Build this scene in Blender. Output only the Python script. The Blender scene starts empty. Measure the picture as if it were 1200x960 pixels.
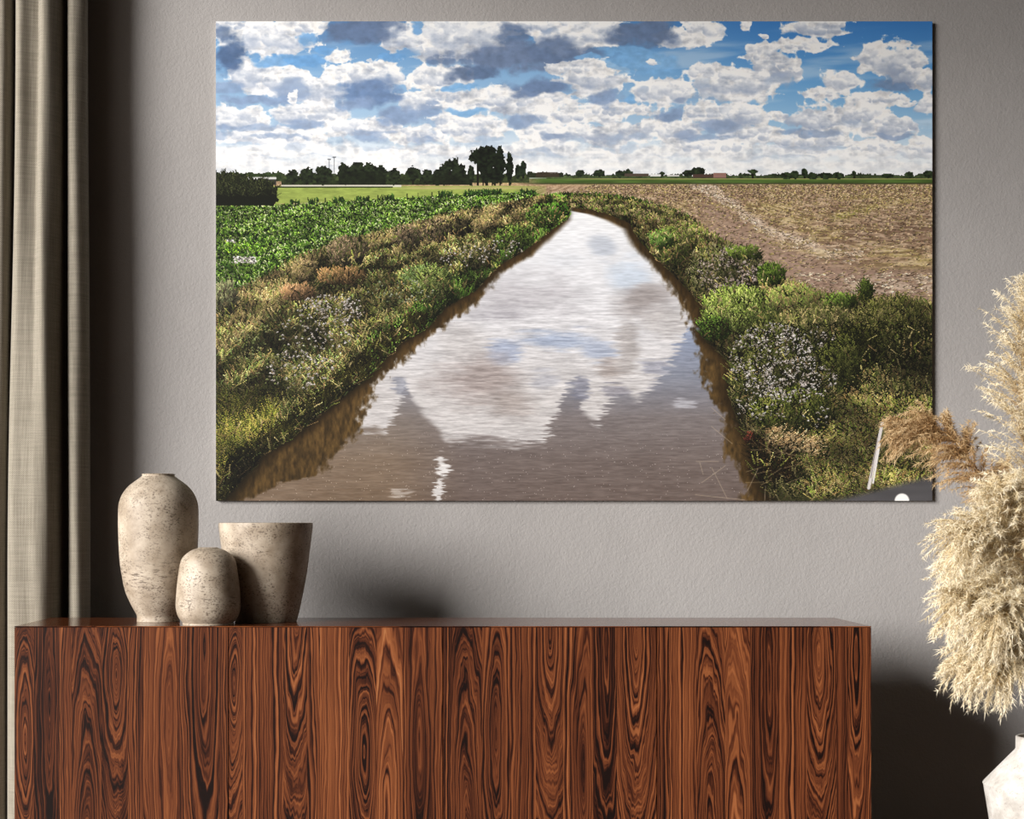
import bpy, bmesh, math, random
import numpy as np
from mathutils import Vector

# ------------------------------------------------------------------ camera, world, sun
scene = bpy.context.scene
COL = scene.collection
F = 1924.0                     # focal length in pixels of the 1200 x 960 frame
VX, VY = 519.0, 617.0          # vanishing point of the lines running into the wall
CZ = 1.03                      # camera height
D_FRONT, D_BACK, D_WALL = 4.60, 5.03, 5.27   # cabinet front, cabinet back, wall

cam_d = bpy.data.cameras.new('camera')
cam = bpy.data.objects.new('camera', cam_d)
COL.objects.link(cam)
cam.location = (0, 0, CZ)
cam.rotation_euler = (math.pi / 2, 0, 0)
cam_d.sensor_fit = 'HORIZONTAL'
cam_d.sensor_width = 36
cam_d.lens = F / 1200 * 36
cam_d.shift_x = (600 - VX) / 1200
cam_d.shift_y = (VY - 480) / 1200
cam_d.clip_start = 0.05
scene.camera = cam

world = bpy.data.worlds.new('world')
scene.world = world
world.use_nodes = True
bg = world.node_tree.nodes['Background']
bg.inputs['Color'].default_value = (1.0, 0.90, 0.80, 1)
bg.inputs['Strength'].default_value = 0.85

sun_d = bpy.data.lights.new('sun', 'SUN')
sun = bpy.data.objects.new('sun', sun_d)
COL.objects.link(sun)
SUN_DIR = Vector((1.32, 1.0, -0.43))
sun.rotation_euler = SUN_DIR.to_track_quat('-Z', 'Y').to_euler()
sun.location = (-6, -2, 5)
sun_d.energy = 8.2
sun_d.angle = math.radians(28)
sun_d.color = (1.0, 0.975, 0.945)

vs = scene.view_settings
vs.view_transform = 'Standard'
vs.look = 'None'
vs.exposure = 0.0
vs.gamma = 1.0
vs.use_curve_mapping = False

# ------------------------------------------------------------------ helpers
def at(px, py, d):
    """photo pixel + distance -> world point"""
    return Vector(((px - VX) * d / F, d, CZ - (py - VY) * d / F))

def lin(r, g, b, k=1.0):
    def f(c):
        c /= 255.0
        return c / 12.92 if c <= 0.04045 else ((c + 0.055) / 1.055) ** 2.4
    return (f(r) * k, f(g) * k, f(b) * k, 1)

def tag(o, label=None, cat=None, group=None, kind=None):
    if label: o['label'] = label
    if cat: o['category'] = cat
    if group: o['group'] = group
    if kind: o['kind'] = kind
    return o

def obj(name, me, mat=None, parent=None):
    if isinstance(me, bmesh.types.BMesh):
        bm = me
        me = bpy.data.meshes.new(name)
        bm.to_mesh(me)
        bm.free()
    o = bpy.data.objects.new(name, me)
    COL.objects.link(o)
    if mat:
        me.materials.append(mat)
    if parent:
        o.parent = parent
    return o

def empty(name, loc=(0, 0, 0)):
    o = bpy.data.objects.new(name, None)
    COL.objects.link(o)
    o.location = loc
    return o

def box(x0, x1, y0, y1, z0, z1, bm=None, bevel=0.0, seg=2):
    own = bmesh.new()
    v = [own.verts.new((x, y, z)) for x in (x0, x1) for y in (y0, y1) for z in (z0, z1)]
    for q in ((0, 1, 3, 2), (4, 6, 7, 5), (0, 4, 5, 1), (2, 3, 7, 6), (0, 2, 6, 4), (1, 5, 7, 3)):
        own.faces.new([v[i] for i in q])
    bmesh.ops.recalc_face_normals(own, faces=own.faces)
    if bevel:
        bmesh.ops.bevel(own, geom=own.edges[:], offset=bevel, segments=seg, affect='EDGES', profile=0.5)
    if bm is None:
        return own
    me = bpy.data.meshes.new('t'); own.to_mesh(me); own.free()
    bm.from_mesh(me); bpy.data.meshes.remove(me)
    return bm

def lathe(profile, seg=72):
    bm = bmesh.new()
    rings = []
    for r, z in profile:
        if r < 1e-5:
            rings.append([bm.verts.new((0, 0, z))])
        else:
            rings.append([bm.verts.new((r * math.cos(2 * math.pi * k / seg), r * math.sin(2 * math.pi * k / seg), z)) for k in range(seg)])
    for a, b in zip(rings, rings[1:]):
        for k in range(seg):
            k2 = (k + 1) % seg
            if len(a) == 1:
                bm.faces.new((a[0], b[k], b[k2]))
            elif len(b) == 1:
                bm.faces.new((a[k], b[0], a[k2]))
            else:
                bm.faces.new((a[k], b[k], b[k2], a[k2]))
    bmesh.ops.recalc_face_normals(bm, faces=bm.faces)
    for f in bm.faces:
        f.smooth = True
    return bm

def spline(pts, n):
    """Catmull-Rom through pts (list of tuples), n samples per span"""
    P = [np.array(p, float) for p in pts]
    P = [2 * P[0] - P[1]] + P + [2 * P[-1] - P[-2]]
    out = []
    for i in range(1, len(P) - 2):
        for k in range(n):
            t = k / n
            a, b, c, d = P[i - 1], P[i], P[i + 1], P[i + 2]
            out.append(0.5 * ((2 * b) + (c - a) * t + (2 * a - 5 * b + 4 * c - d) * t * t + (3 * b - a - 3 * c + d) * t ** 3))
    out.append(P[-2])
    return out

class Nodes:
    """tiny wrapper to write node trees compactly"""
    def __init__(self, name):
        self.mat = bpy.data.materials.new(name)
        self.mat.use_nodes = True
        self.t = self.mat.node_tree
        self.bsdf = self.t.nodes['Principled BSDF']
    def n(self, typ, **kw):
        nd = self.t.nodes.new(typ)
        for k, v in kw.items():
            setattr(nd, k, v)
        return nd
    def link(self, a, b):
        self.t.links.new(a, b)
    def val(self, sock, v):
        if hasattr(v, 'is_output'):
            self.link(v, sock)
        else:
            sock.default_value = v
    def math(self, op, a, b=None, c=None):
        nd = self.n('ShaderNodeMath', operation=op)
        self.val(nd.inputs[0], a)
        if b is not None: self.val(nd.inputs[1], b)
        if c is not None: self.val(nd.inputs[2], c)
        return nd.outputs[0]
    def attr(self, name, out='Fac'):
        nd = self.n('ShaderNodeAttribute', attribute_name=name)
        return nd.outputs[out]
    def pos(self):
        return self.n('ShaderNodeTexCoord').outputs['Object']
    def mapping(self, vec, scale=(1, 1, 1), loc=(0, 0, 0)):
        nd = self.n('ShaderNodeMapping')
        self.link(vec, nd.inputs['Vector'])
        nd.inputs['Scale'].default_value = scale
        nd.inputs['Location'].default_value = loc
        return nd.outputs[0]
    def noise(self, vec=None, scale=5, detail=3, rough=0.5, dist=0.0, dims='3D', w=None):
        nd = self.n('ShaderNodeTexNoise', noise_dimensions=dims)
        if vec is not None: self.link(vec, nd.inputs['Vector'])
        if w is not None: self.val(nd.inputs['W'], w)
        nd.inputs['Scale'].default_value = scale
        nd.inputs['Detail'].default_value = detail
        nd.inputs['Roughness'].default_value = rough
        nd.inputs['Distortion'].default_value = dist
        return nd.outputs['Fac']
    def ramp(self, fac, stops, interp='LINEAR'):
        nd = self.n('ShaderNodeValToRGB')
        nd.color_ramp.interpolation = interp
        el = nd.color_ramp.elements
        while len(el) < len(stops):
            el.new(0.5)
        for e, (p, c) in zip(el, stops):
            e.position = p
            e.color = c if len(c) == 4 else (*c, 1)
        self.link(fac, nd.inputs[0])
        return nd.outputs[0]
    def mix(self, fac, a, b, mode='MIX'):
        nd = self.n('ShaderNodeMix', data_type='RGBA', blend_type=mode)
        self.val(nd.inputs[0], fac); self.val(nd.inputs[6], a); self.val(nd.inputs[7], b)
        return nd.outputs[2]
    def bump(self, h, strength=0.3, dist=0.002):
        nd = self.n('ShaderNodeBump')
        nd.inputs['Strength'].default_value = strength
        nd.inputs['Distance'].default_value = dist
        self.link(h, nd.inputs['Height'])
        self.link(nd.outputs[0], self.bsdf.inputs['Normal'])
    def color(self, c):
        self.val(self.bsdf.inputs['Base Color'], c)
    def set(self, rough=0.6, spec=0.5):
        self.val(self.bsdf.inputs['Roughness'], rough)
        self.bsdf.inputs['Specular IOR Level'].default_value = spec
        return self.mat

def plaster(name, c, spread=0.06, strength=0.32):
    m = Nodes(name)
    p = m.pos()
    big = m.noise(p, 1.6, 4, 0.6)
    a = tuple(x * (1 - spread) for x in c[:3]); b = tuple(x * (1 + spread) for x in c[:3])
    m.color(m.ramp(big, [(0.3, a), (0.7, b)]))
    h1 = m.noise(p, 120, 4, 0.55, 0.5)
    h2 = m.noise(p, 9, 3, 0.5)
    h = m.math('ADD', m.math('MULTIPLY', h1, 1.0), m.math('MULTIPLY', h2, 1.4))
    m.bump(h, strength, 0.006)
    return m.set(0.85, 0.25)

# ------------------------------------------------------------------ room shell
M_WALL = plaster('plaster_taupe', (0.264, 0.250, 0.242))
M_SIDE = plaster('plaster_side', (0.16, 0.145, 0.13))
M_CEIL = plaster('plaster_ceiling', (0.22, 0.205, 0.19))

def floor_mat():
    m = Nodes('dark_oak_floor')
    p = m.pos()
    g = m.noise(m.mapping(p, (2, 40, 2)), 2, 5, 0.6)
    m.color(m.ramp(g, [(0.3, (0.085, 0.042, 0.018)), (0.7, (0.17, 0.088, 0.040))]))
    return m.set(0.45)

RX0, RX1, RY0, RY1, RH = -2.2, 3.2, -0.8, D_WALL, 4.1
def struct(name, bm, mat, parent=None):
    o = obj(name, bm, mat, parent)
    if parent is None:
        o['kind'] = 'structure'
    return o

struct('wall_back', box(RX0 - .2, RX1 + .2, RY1, RY1 + .2, 0, RH), M_WALL)
struct('floor', box(RX0 - .2, RX1 + .2, RY0 - .2, RY1 + .2, -.2, 0), floor_mat())
struct('ceiling', box(RX0 - .2, RX1 + .2, RY0 - .2, RY1 + .2, RH, RH + .2), M_CEIL)
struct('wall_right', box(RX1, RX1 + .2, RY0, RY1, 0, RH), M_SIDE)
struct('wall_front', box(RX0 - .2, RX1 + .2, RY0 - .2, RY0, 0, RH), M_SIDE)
# left wall with one tall daylight opening
WY0, WY1, WZ0, WZ1 = 0.30, 4.80, 0.06, 3.75
bm = bmesh.new()
box(RX0 - .2, RX0, RY0, WY0, 0, RH, bm)
box(RX0 - .2, RX0, WY1, RY1, 0, RH, bm)
box(RX0 - .2, RX0, WY0, WY1, WZ1, RH, bm)
box(RX0 - .2, RX0, WY0, WY1, 0, WZ0, bm)
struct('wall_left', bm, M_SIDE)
m = Nodes('white_painted_wood'); m.color(lin(225, 222, 215)); M_FRAME = m.set(0.4)
bm = bmesh.new()
fw = 0.03
box(RX0 - .14, RX0 - .06, WY0, WY0 + fw, WZ0, WZ1, bm)
box(RX0 - .14, RX0 - .06, WY1 - fw, WY1, WZ0, WZ1, bm)
box(RX0 - .14, RX0 - .06, WY0 + fw, WY1 - fw, WZ0, WZ0 + fw, bm)
box(RX0 - .14, RX0 - .06, WY0 + fw, WY1 - fw, WZ1 - fw, WZ1, bm)
struct('window_1', bm, M_FRAME)

# ------------------------------------------------------------------ landscape print (colours computed by noise and strokes)
PW, PH = 1008, 674
PX0, PX1, PY0, PY1 = 253.0, 1092.5, 25.0, 587.0
rng = np.random.default_rng(7)
TAB = rng.random((512, 512))
xs = PX0 + (np.arange(PW) + .5) / PW * (PX1 - PX0)
ys = PY0 + (np.arange(PH) + .5) / PH * (PY1 - PY0)
X, Y = np.meshgrid(xs, ys)
SC = PW / (PX1 - PX0)

def vn(x, y, s=0):
    x = x + 37.3 * s; y = y + 91.7 * s
    xi = np.floor(x).astype(int); yi = np.floor(y).astype(int)
    fx = x - xi; fy = y - yi
    fx = fx * fx * (3 - 2 * fx); fy = fy * fy * (3 - 2 * fy)
    a = TAB[yi & 511, xi & 511]; b = TAB[yi & 511, (xi + 1) & 511]
    c = TAB[(yi + 1) & 511, xi & 511]; d = TAB[(yi + 1) & 511, (xi + 1) & 511]
    return (a * (1 - fx) + b * fx) * (1 - fy) + (c * (1 - fx) + d * fx) * fy

def fbm(x, y, sx, sy=None, o=4, s=0, g=0.5):
    sy = sy or sx
    t = 0; amp = 1.0; tot = 0
    for k in range(o):
        t = t + amp * vn(x / sx * 2 ** k, y / sy * 2 ** k, s + k * 3)
        tot += amp; amp *= g
    return t / tot

def billow(x, y, sx, sy=None, o=4, s=0, g=0.55):
    sy = sy or sx
    t = 0; amp = 1.0; tot = 0
    for k in range(o):
        t = t + amp * (1 - np.abs(2 * vn(x / sx * 2 ** k, y / sy * 2 ** k, s + k * 3) - 1))
        tot += amp; amp *= g
    return t / tot

def sm(a, b, x):
    t = np.clip((x - a) / (b - a), 0, 1)
    return t * t * (3 - 2 * t)

def c3(*c):
    return np.array(c, float) / 255.0

X = X.astype(np.float32); Y = Y.astype(np.float32); TAB = TAB.astype(np.float32)
IMG = np.zeros((PH, PW, 3), np.float32)
def win(x0, x1, y0, y1, ymax=None):
    a = int(np.clip((x0 - PX0) * SC, 0, PW)); b = int(np.clip((x1 - PX0) * SC + 2, 0, PW))
    c = int(np.clip((y0 - PY0) * SC, 0, PH)); d = int(np.clip((y1 - PY0) * SC + 2, 0, ymax or PH))
    return (slice(c, max(c, d)), slice(a, max(a, b)))
def lay(mask, col, sl=None):
    global IMG
    tgt = IMG if sl is None else IMG[sl]
    tgt += (np.asarray(col) - tgt) * mask[..., None]

# ---- sky
R0 = int((216 - PY0) * SC)
SL = slice(0, R0)
xs_, ys_ = X[SL], Y[SL]
def grad(y, stops):
    yy = [s[0] for s in stops]
    return np.stack([np.interp(y, yy, [s[1][k] / 255. for s in stops]) for k in range(3)], -1)
skyL = grad(ys_, [(25, (92, 142, 196)), (90, (140, 183, 224)), (140, (172, 202, 230)), (185, (226, 234, 242)), (210, (246, 247, 248))])
skyR = grad(ys_, [(25, (62, 128, 200)), (90, (104, 166, 222)), (140, (152, 196, 232)), (185, (224, 234, 243)), (210, (246, 247, 248))])
tx = sm(650, 960, xs_)[..., None]
IMG[SL] = skyL * (1 - tx) + skyR * tx
ci = sm(0.5, 0.78, fbm(xs_ + ys_ * 2.2, ys_, 90, 14, 4, 11)) * sm(25, 60, ys_) * 0.45
lay(ci, c3(222, 234, 246), SL)
wx = xs_ + (fbm(xs_, ys_, 22, 16, 4, 21) - .5) * 26
wy = ys_ + (fbm(xs_, ys_, 22, 16, 4, 31) - .5) * 15
BL = billow(xs_, ys_, 19, 14, 5, 41)
FINE = fbm(xs_, ys_, 7, 5, 3, 51)
BROAD = fbm(xs_, ys_, 34, 16, 4, 61)
def T(i, x, y):
    return ((240, 520, 810)[i] + x / 4.138, 15 + y / 4.138)
def cloud(i, cx, cy, rx, ry, k=0.5, soft=0.22, op=1.0):
    x0, y0 = T(i, cx, cy); rx /= 4.138; ry /= 4.138
    W = win(x0 - rx * 1.8 - 14, x0 + rx * 1.8 + 14, y0 - ry * 1.8 - 9, y0 + ry * 1.8 + 9, R0)
    dx = (wx[W] - x0) / rx; dy = (wy[W] - y0) / ry
    bl, broad, fine = BL[W], BROAD[W], FINE[W]
    r = np.sqrt(dx * dx + dy * dy)
    e = 1 - r + (bl - .55) * .95 * np.clip(r, 0.3, 1.2)
    m_ = sm(0.0, soft, e) * op
    t = dy + (broad - .5) * 2.2 + (bl - .5) * -1.3
    sh = sm(-.1, 1.2, t) * k
    up = np.clip(0.87 + 0.22 * fine, 0, 1)
    col = c3(252, 252, 253) * (1 - sh[..., None]) + c3(128, 148, 182) * sh[..., None]
    lay(m_, col * up[..., None], W)
    # cauliflower heads: small lit domes along the upper side
    n = int(np.clip(rx * ry / 26, 4, 26)) if op == 1.0 else 0
    for q in range(n):
        a = rng.random() * 2 * math.pi; f = math.sqrt(rng.random()) * .86
        px = x0 + math.cos(a) * f * rx; py = y0 + math.sin(a) * f * ry * (.85 if math.sin(a) < 0 else .45)
        pr = max(2.2, ry * (.22 + .3 * rng.random()))
        U = win(px - pr * 1.9, px + pr * 1.9, py - pr * 1.5, py + pr * 1.6, R0)
        ex = (wx[U] * .35 + xs_[U] * .65 - px) / (pr * 1.25); ey = (wy[U] * .35 + ys_[U] * .65 - py) / pr
        rr = np.sqrt(ex * ex + ey * ey) - (BL[U] - .55) * .55
        depth = (py - y0) / ry
        g = np.clip(.30 + .42 * ey - .10 * ex + .30 * depth + (FINE[U] - .5) * .5 + k * .5 - .06, 0, 1)[..., None]
        cc = c3(255, 255, 255) * (1 - g) + c3(150, 166, 194) * g
        lay(sm(1.0, .72, rr) * sm(1.25, .1, ey) * .92, cc, U)
def dark(i, cx, cy, rx, ry, a=0.8, col=(100, 122, 160), soft=0.55):
    x0, y0 = T(i, cx, cy); rx /= 4.138; ry /= 4.138
    W = win(x0 - rx * 1.8 - 14, x0 + rx * 1.8 + 14, y0 - ry * 1.8 - 9, y0 + ry * 1.8 + 9, R0)
    dx = (wx[W] - x0) / rx; dy = (wy[W] - y0) / ry
    bl, broad, fine = BL[W], BROAD[W], FINE[W]
    # flat base, ragged top
    dy = np.where(dy > 0, dy * 1.15, dy * .95)
    r = np.sqrt(dx * dx + dy * dy)
    e = 1.12 - r + (broad - .5) * .75 - (bl - .55) * .5
    m_ = sm(0.0, soft, e) * a
    c = c3(*col) * (0.9 + 0.22 * fine)[..., None]
    lay(m_, c, W)

BG = (104, 124, 158); SB = (84, 108, 146); LB = (138, 160, 194); PB = (166, 184, 210)
# far low bands first
for i in range(3):
    for cx, cy, rx, ry in ((150, 690, 260, 40), (480, 660, 260, 40), (820, 690, 260, 40), (1100, 670, 220, 40), (300, 740, 400, 28), (900, 745, 400, 28)):
        cloud(i, cx, cy, rx, ry, .25, .5, .9)
    for cx, cy, rx, ry in ((190, 640, 110, 14), (520, 690, 100, 10), (860, 655, 110, 13), (1080, 690, 90, 10), (330, 705, 120, 8)):
        dark(i, cx, cy, rx, ry, .38, PB)
# left third
for a in ((300, 120, 250, 85, .3), (100, 70, 110, 40, .35), (480, 70, 130, 40, .3), (950, 120, 110, 75, .25), (640, 205, 60, 32, .1), (820, 230, 60, 16, .1),
          (270, 300, 150, 95, .3), (400, 340, 140, 70, .35), (800, 300, 200, 70, .2), (620, 300, 80, 45, .2), (560, 380, 120, 80, .3),
          (1050, 430, 130, 65, .25), (1130, 130, 120, 130, .2), (1130, 320, 160, 60, .3), (150, 520, 190, 60, .35), (520, 500, 200, 60, .3), (780, 560, 200, 50, .3),
          (1060, 590, 160, 50, .3), (330, 600, 260, 40, .3), (1180, 460, 60, 40, .2), (1170, 540, 70, 50, .2)):
    cloud(0, *a)
for a in ((115, 205, 95, 115, .95, SB), (90, 110, 60, 50, .7, SB), (740, 95, 210, 78, .95, BG), (850, 60, 130, 40, .8, BG), (240, 432, 240, 34, .9, LB), (110, 370, 100, 40, .75, LB),
          (440, 375, 110, 62, .75, LB), (790, 405, 175, 82, .95, (112, 138, 178)), (700, 440, 110, 45, .8, LB), (950, 505, 200, 40, .9, LB), (1100, 460, 70, 40, .7, LB),
          (490, 550, 135, 36, .8, LB), (220, 565, 150, 22, .7, LB), (800, 600, 120, 36, .7, LB), (370, 607, 170, 20, .6, LB), (1060, 622, 80, 24, .6, LB), (90, 595, 60, 16, .6, LB),
          (410, 655, 70, 24, .55, PB), (1110, 560, 50, 30, .6, PB), (1140, 240, 70, 30, .7, BG), (900, 570, 70, 16, .6, LB)):
    dark(0, *a)
for a in ((490, 120, 45, 40), (430, 235, 190, 32), (900, 225, 90, 26), (590, 175, 50, 26), (1030, 75, 40, 38)):
    dark(0, *a, .85, (112, 165, 218), .35)
cloud(0, 660, 210, 38, 30, .1); cloud(0, 430, 415, 26, 22, .1); cloud(0, 800, 260, 110, 30, .05)
# middle third
for a in ((110, 110, 220, 110, .2), (650, 110, 220, 90, .2), (450, 60, 200, 50, .2), (1130, 130, 110, 45, .2), (720, 310, 160, 85, .2), (330, 425, 340, 55, .3),
          (1000, 390, 110, 62, .25), (1120, 390, 120, 70, .3), (640, 500, 260, 45, .3), (120, 560, 190, 60, .25), (560, 590, 240, 55, .3), (860, 590, 200, 60, .3),
          (1100, 570, 160, 60, .3), (50, 410, 120, 40, .25), (1030, 250, 20, 16, .1), (840, 470, 200, 40, .3)):
    cloud(1, *a)
for a in ((330, 110, 95, 70, .85, BG), (310, 225, 340, 85, .96, (112, 130, 162)), (530, 190, 150, 85, .9, BG), (150, 300, 160, 40, .9, (96, 116, 150)), (680, 205, 100, 40, .7, BG),
          (970, 95, 200, 66, .96, BG), (880, 150, 120, 42, .9, BG), (460, 365, 185, 52, .95, (110, 132, 168)), (790, 415, 90, 58, .9, LB), (780, 290, 60, 26, .5, LB),
          (400, 525, 135, 52, .85, LB), (1110, 492, 125, 38, .9, LB), (1150, 430, 80, 22, .7, LB), (970, 378, 50, 28, .6, PB), (530, 610, 85, 24, .75, LB), (820, 602, 60, 34, .75, PB),
          (950, 612, 80, 30, .75, PB), (480, 680, 105, 14, .6, PB), (1170, 590, 60, 26, .6, LB), (230, 615, 60, 14, .5, PB), (640, 630, 50, 18, .5, PB), (500, 95, 60, 30, .6, LB)):
    dark(1, *a)
for a in ((960, 262, 200, 62), (60, 368, 90, 22), (700, 225, 60, 16), (100, 480, 120, 26), (900, 425, 40, 30), (900, 190, 120, 18)):
    dark(1, *a, .8, (126, 178, 226), .4)
cloud(1, 1025, 250, 26, 16, .1); cloud(1, 560, 270, 60, 28, .1); cloud(1, 700, 270, 120, 35, .1)
# right third
for a in ((60, 90, 100, 55, .2), (262, 62, 34, 26, .2), (625, 75, 150, 55, .55), (540, 160, 165, 36, .15), (350, 120, 28, 13, .1),
          (340, 200, 95, 55, .2), (410, 280, 115, 85, .55), (90, 300, 110, 55, .3), (210, 350, 200, 85, .35), (470, 260, 55, 36, .3),
          (890, 215, 75, 75, .2), (1010, 245, 110, 90, .45), (730, 335, 100, 58, .25), (1090, 310, 65, 55, .35), (620, 395, 100, 32, .2), (900, 420, 170, 34, .35), (1040, 440, 60, 22, .3),
          (420, 495, 62, 36, .25), (200, 510, 175, 70, .5), (660, 520, 195, 78, .5), (830, 500, 140, 66, .4), (970, 560, 155, 62, .5), (60, 490, 90, 50, .35),
          (300, 595, 185, 50, .35), (560, 620, 220, 45, .35), (900, 650, 160, 30, .3), (1120, 655, 100, 42, .3), (1145, 450, 55, 55, .3), (1160, 330, 40, 60, .3), (80, 650, 200, 40, .3)):
    cloud(2, *a)
for a in ((980, 352, 165, 40, .75, (120, 138, 170)), (1010, 290, 100, 46, .5, (150, 165, 190)), (430, 330, 85, 40, .6, PB), (130, 555, 180, 45, .75, LB), (600, 580, 200, 18, .7, LB),
          (1000, 602, 140, 13, .7, LB), (90, 420, 140, 30, .55, PB), (640, 95, 90, 18, .4, PB), (800, 545, 110, 30, .4, PB), (80, 610, 180, 18, .6, LB), (640, 650, 200, 10, .5, PB), (60, 350, 60, 22, .5, PB)):
    dark(2, *a)
mot = (billow(xs_, ys_, 15, 9, 4, 181) - .55) * .46 - .035 * sm(900, 600, xs_) + (fbm(xs_, ys_, 5, 3, 2, 185) - .5) * .16 + (fbm(xs_, ys_, 40, 16, 3, 191) - .55) * .35
wh = sm(.62, .95, IMG[SL].min(-1))
IMG[SL] += (np.minimum(mot, .06) * wh)[..., None] * np.array([1.0, .9, .72])
hz = sm(165, 203, ys_) * 0.7
lay(hz * (0.72 + .4 * (fbm(xs_, ys_, 80, 7, 3, 71) - .5)), c3(247, 248, 249), SL)

# ---- polylines used as borders
def poly(pts, key='x'):
    p = np.array(pts, float)
    return (lambda x: np.interp(x, p[:, 0], p[:, 1])) if key == 'x' else (lambda y: np.interp(y, p[:, 1], p[:, 0]))
# left water edge x(y), right water edge x(y); brown reflections inside them
WL = poly([(667, 243), (665, 256), (650, 266), (617, 292), (583, 312), (556, 341), (520, 362), (501, 384), (467, 404), (428, 445), (375, 486), (341, 515), (310, 532), (264, 585), (258, 590)], 'y')
WR = poly([(667, 243), (690, 245.5), (713, 251), (737, 261), (750, 283), (772, 306), (800, 333), (824, 360), (822, 394), (837, 408), (856, 426), (855, 466), (870, 505), (880, 520), (886, 558), (902, 585), (904, 590)], 'y')
RL = poly([(669, 243), (667, 258), (655, 270), (622, 300), (584, 322), (560, 355), (522, 382), (515, 385), (482, 413), (444, 445), (430, 471), (421, 508), (388, 534), (374, 557), (332, 565), (288, 585), (280, 590)], 'y')
RR = poly([(667, 247), (690, 251), (711, 258), (731, 268), (741, 288), (764, 310), (792, 345), (806, 372), (814, 395), (818, 421), (828, 455), (852, 496), (849, 529), (867, 555), (873, 585), (874, 590)], 'y')
CROP = poly([(240, 362), (262, 352), (300, 334), (330, 316), (352, 305), (400, 288), (460, 271), (530, 254), (600, 240), (640, 233), (670, 230)])   # crop field / left bank
RBANK = poly([(660, 233), (700, 233), (740, 238), (775, 246), (800, 255), (832, 274), (866, 296), (900, 320), (930, 334), (970, 347), (1010, 352), (1092, 356)])  # right field / right bank

# ---- ground base
G = Y > 209
yy = np.clip(Y, 209, 600)
# right stubble field
fx = X; fy = np.clip(Y - 205, 1, None)
persp = 260.0 / fy
st = fbm((X - 700) * persp * .12 + 300, fy * .9 + (X - 700) * .05, 5, 2.2, 4, 81)
st2 = fbm(X + Y * .6, Y * 2.4, 46, 22, 4, 91)
fld = c3(170, 143, 116) * np.ones((PH, PW, 1))
def blend(base, mask, col):
    return base + (c3(*col) - base) * mask[..., None]
fld = blend(fld, sm(.42, .66, st2) * .75, (172, 156, 96))
fld = blend(fld, sm(.55, .72, fbm(X, Y * 3, 60, 30, 4, 95)) * .7, (132, 104, 86))
shad = sm(0, 16, (Y - (262 - (X - 970) * .19)) ) * sm(0, 30, X - 960 - (Y - 262) * .3) * sm(300, 270, Y)
fld = blend(fld, shad * .6, (112, 88, 74))
fld = blend(fld, np.exp(-((Y - (254 - (X - 985) * .27)) / 4.0) ** 2) * sm(965, 985, X) * sm(1045, 1010, X) * .8, (146, 146, 60))
fld = blend(fld, sm(.5, .7, st) * .55, (222, 200, 170))
fld = blend(fld, sm(.5, .32, st) * .6, (104, 82, 62))
fld = blend(fld, np.exp(-((Y - 217) / 3.0) ** 2) * .5, (206, 172, 136))
# bare track beside the bank
dd = Y - RBANK(X)
trk = sm(-46, -34, dd) * sm(4, -4, dd) * sm(790, 850, X)
fld = blend(fld, trk * .8, (152, 126, 112))
fld = blend(fld, np.exp(-((dd + 52 + (fbm(X, Y, 30, 10, 3, 99) - .5) * 14) / 6.0) ** 2) * sm(770, 830, X) * sm(1010, 930, X) * .75, (226, 208, 190))
fld = blend(fld, np.exp(-((dd + 22) / 5.0) ** 2) * sm(800, 850, X) * sm(1060, 960, X) * .25, (196, 170, 150))
fld = blend(fld, np.exp(-((Y - 334 + (X - 1010) * -.02) / 9) ** 2) * sm(950, 1020, X) * sm(.4, .6, fbm(X, Y * 2, 14, 8, 3, 101)) * .8, (206, 186, 164))
fld *= (0.86 + .32 * fbm(X, Y, 2.6, 1.5, 3, 103))[..., None]
lay(G.astype(float), fld)
# green strips far away on the right
lay(sm(208, 209.5, Y) * sm(216, 214, Y) * sm(606, 640, X), c3(74, 98, 44) * np.ones((PH, PW, 3)) * (0.75 + .6 * fbm(X, Y, 30, 2, 3, 105))[..., None])
lay(np.exp(-((Y - 209.5) / .8) ** 2) * sm(640, 700, X) * .7, c3(200, 186, 120))
lay(np.exp(-((Y - 215.3) / .9) ** 2) * sm(600, 640, X) * .8, c3(40, 46, 24))
# left: pasture
pas = c3(150, 166, 82) * (0.82 + .36 * fbm(X, Y, 8, 1.6, 4, 107))[..., None]
pasm = sm(217, 219, Y) * sm(0, 1.5, (232 + (600 - X) * .028) - Y) * sm(660, 600, X)
lay(pasm * (X < 640), pas)
lay(np.exp(-((Y - 220.5) / 1.4) ** 2) * sm(450, 500, X) * sm(640, 590, X) * .75, c3(196, 178, 128))
# left: leafy crop
cropb = poly([(240, 242), (322, 241), (420, 236), (520, 230), (600, 226.5), (660, 231)])
cm = sm(-1, 1, Y - cropb(X)) * sm(3, -3, Y - CROP(X)) * (X < 668)
cr = c3(54, 84, 30) * (0.55 + .9 * fbm(X, Y, 12, 4, 4, 109))[..., None]
cr = blend(cr, sm(.5, .75, fbm(X, Y, 40, 8, 3, 111)) * .5, (104, 150, 50))
lay(cm, cr)
# banks, dark base
lbank = sm(-4, 2, Y - CROP(X)) * (X < 672) * sm(3, -2, X - WL(Y)) * (Y > 228)
rbank = sm(-3, 2, Y - RBANK(X)) * sm(-3, 2, X - WR(Y)) * (Y > 230) * (X > 655)
lay(lbank, c3(52, 54, 28)); lay(rbank, c3(54, 54, 30))

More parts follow.
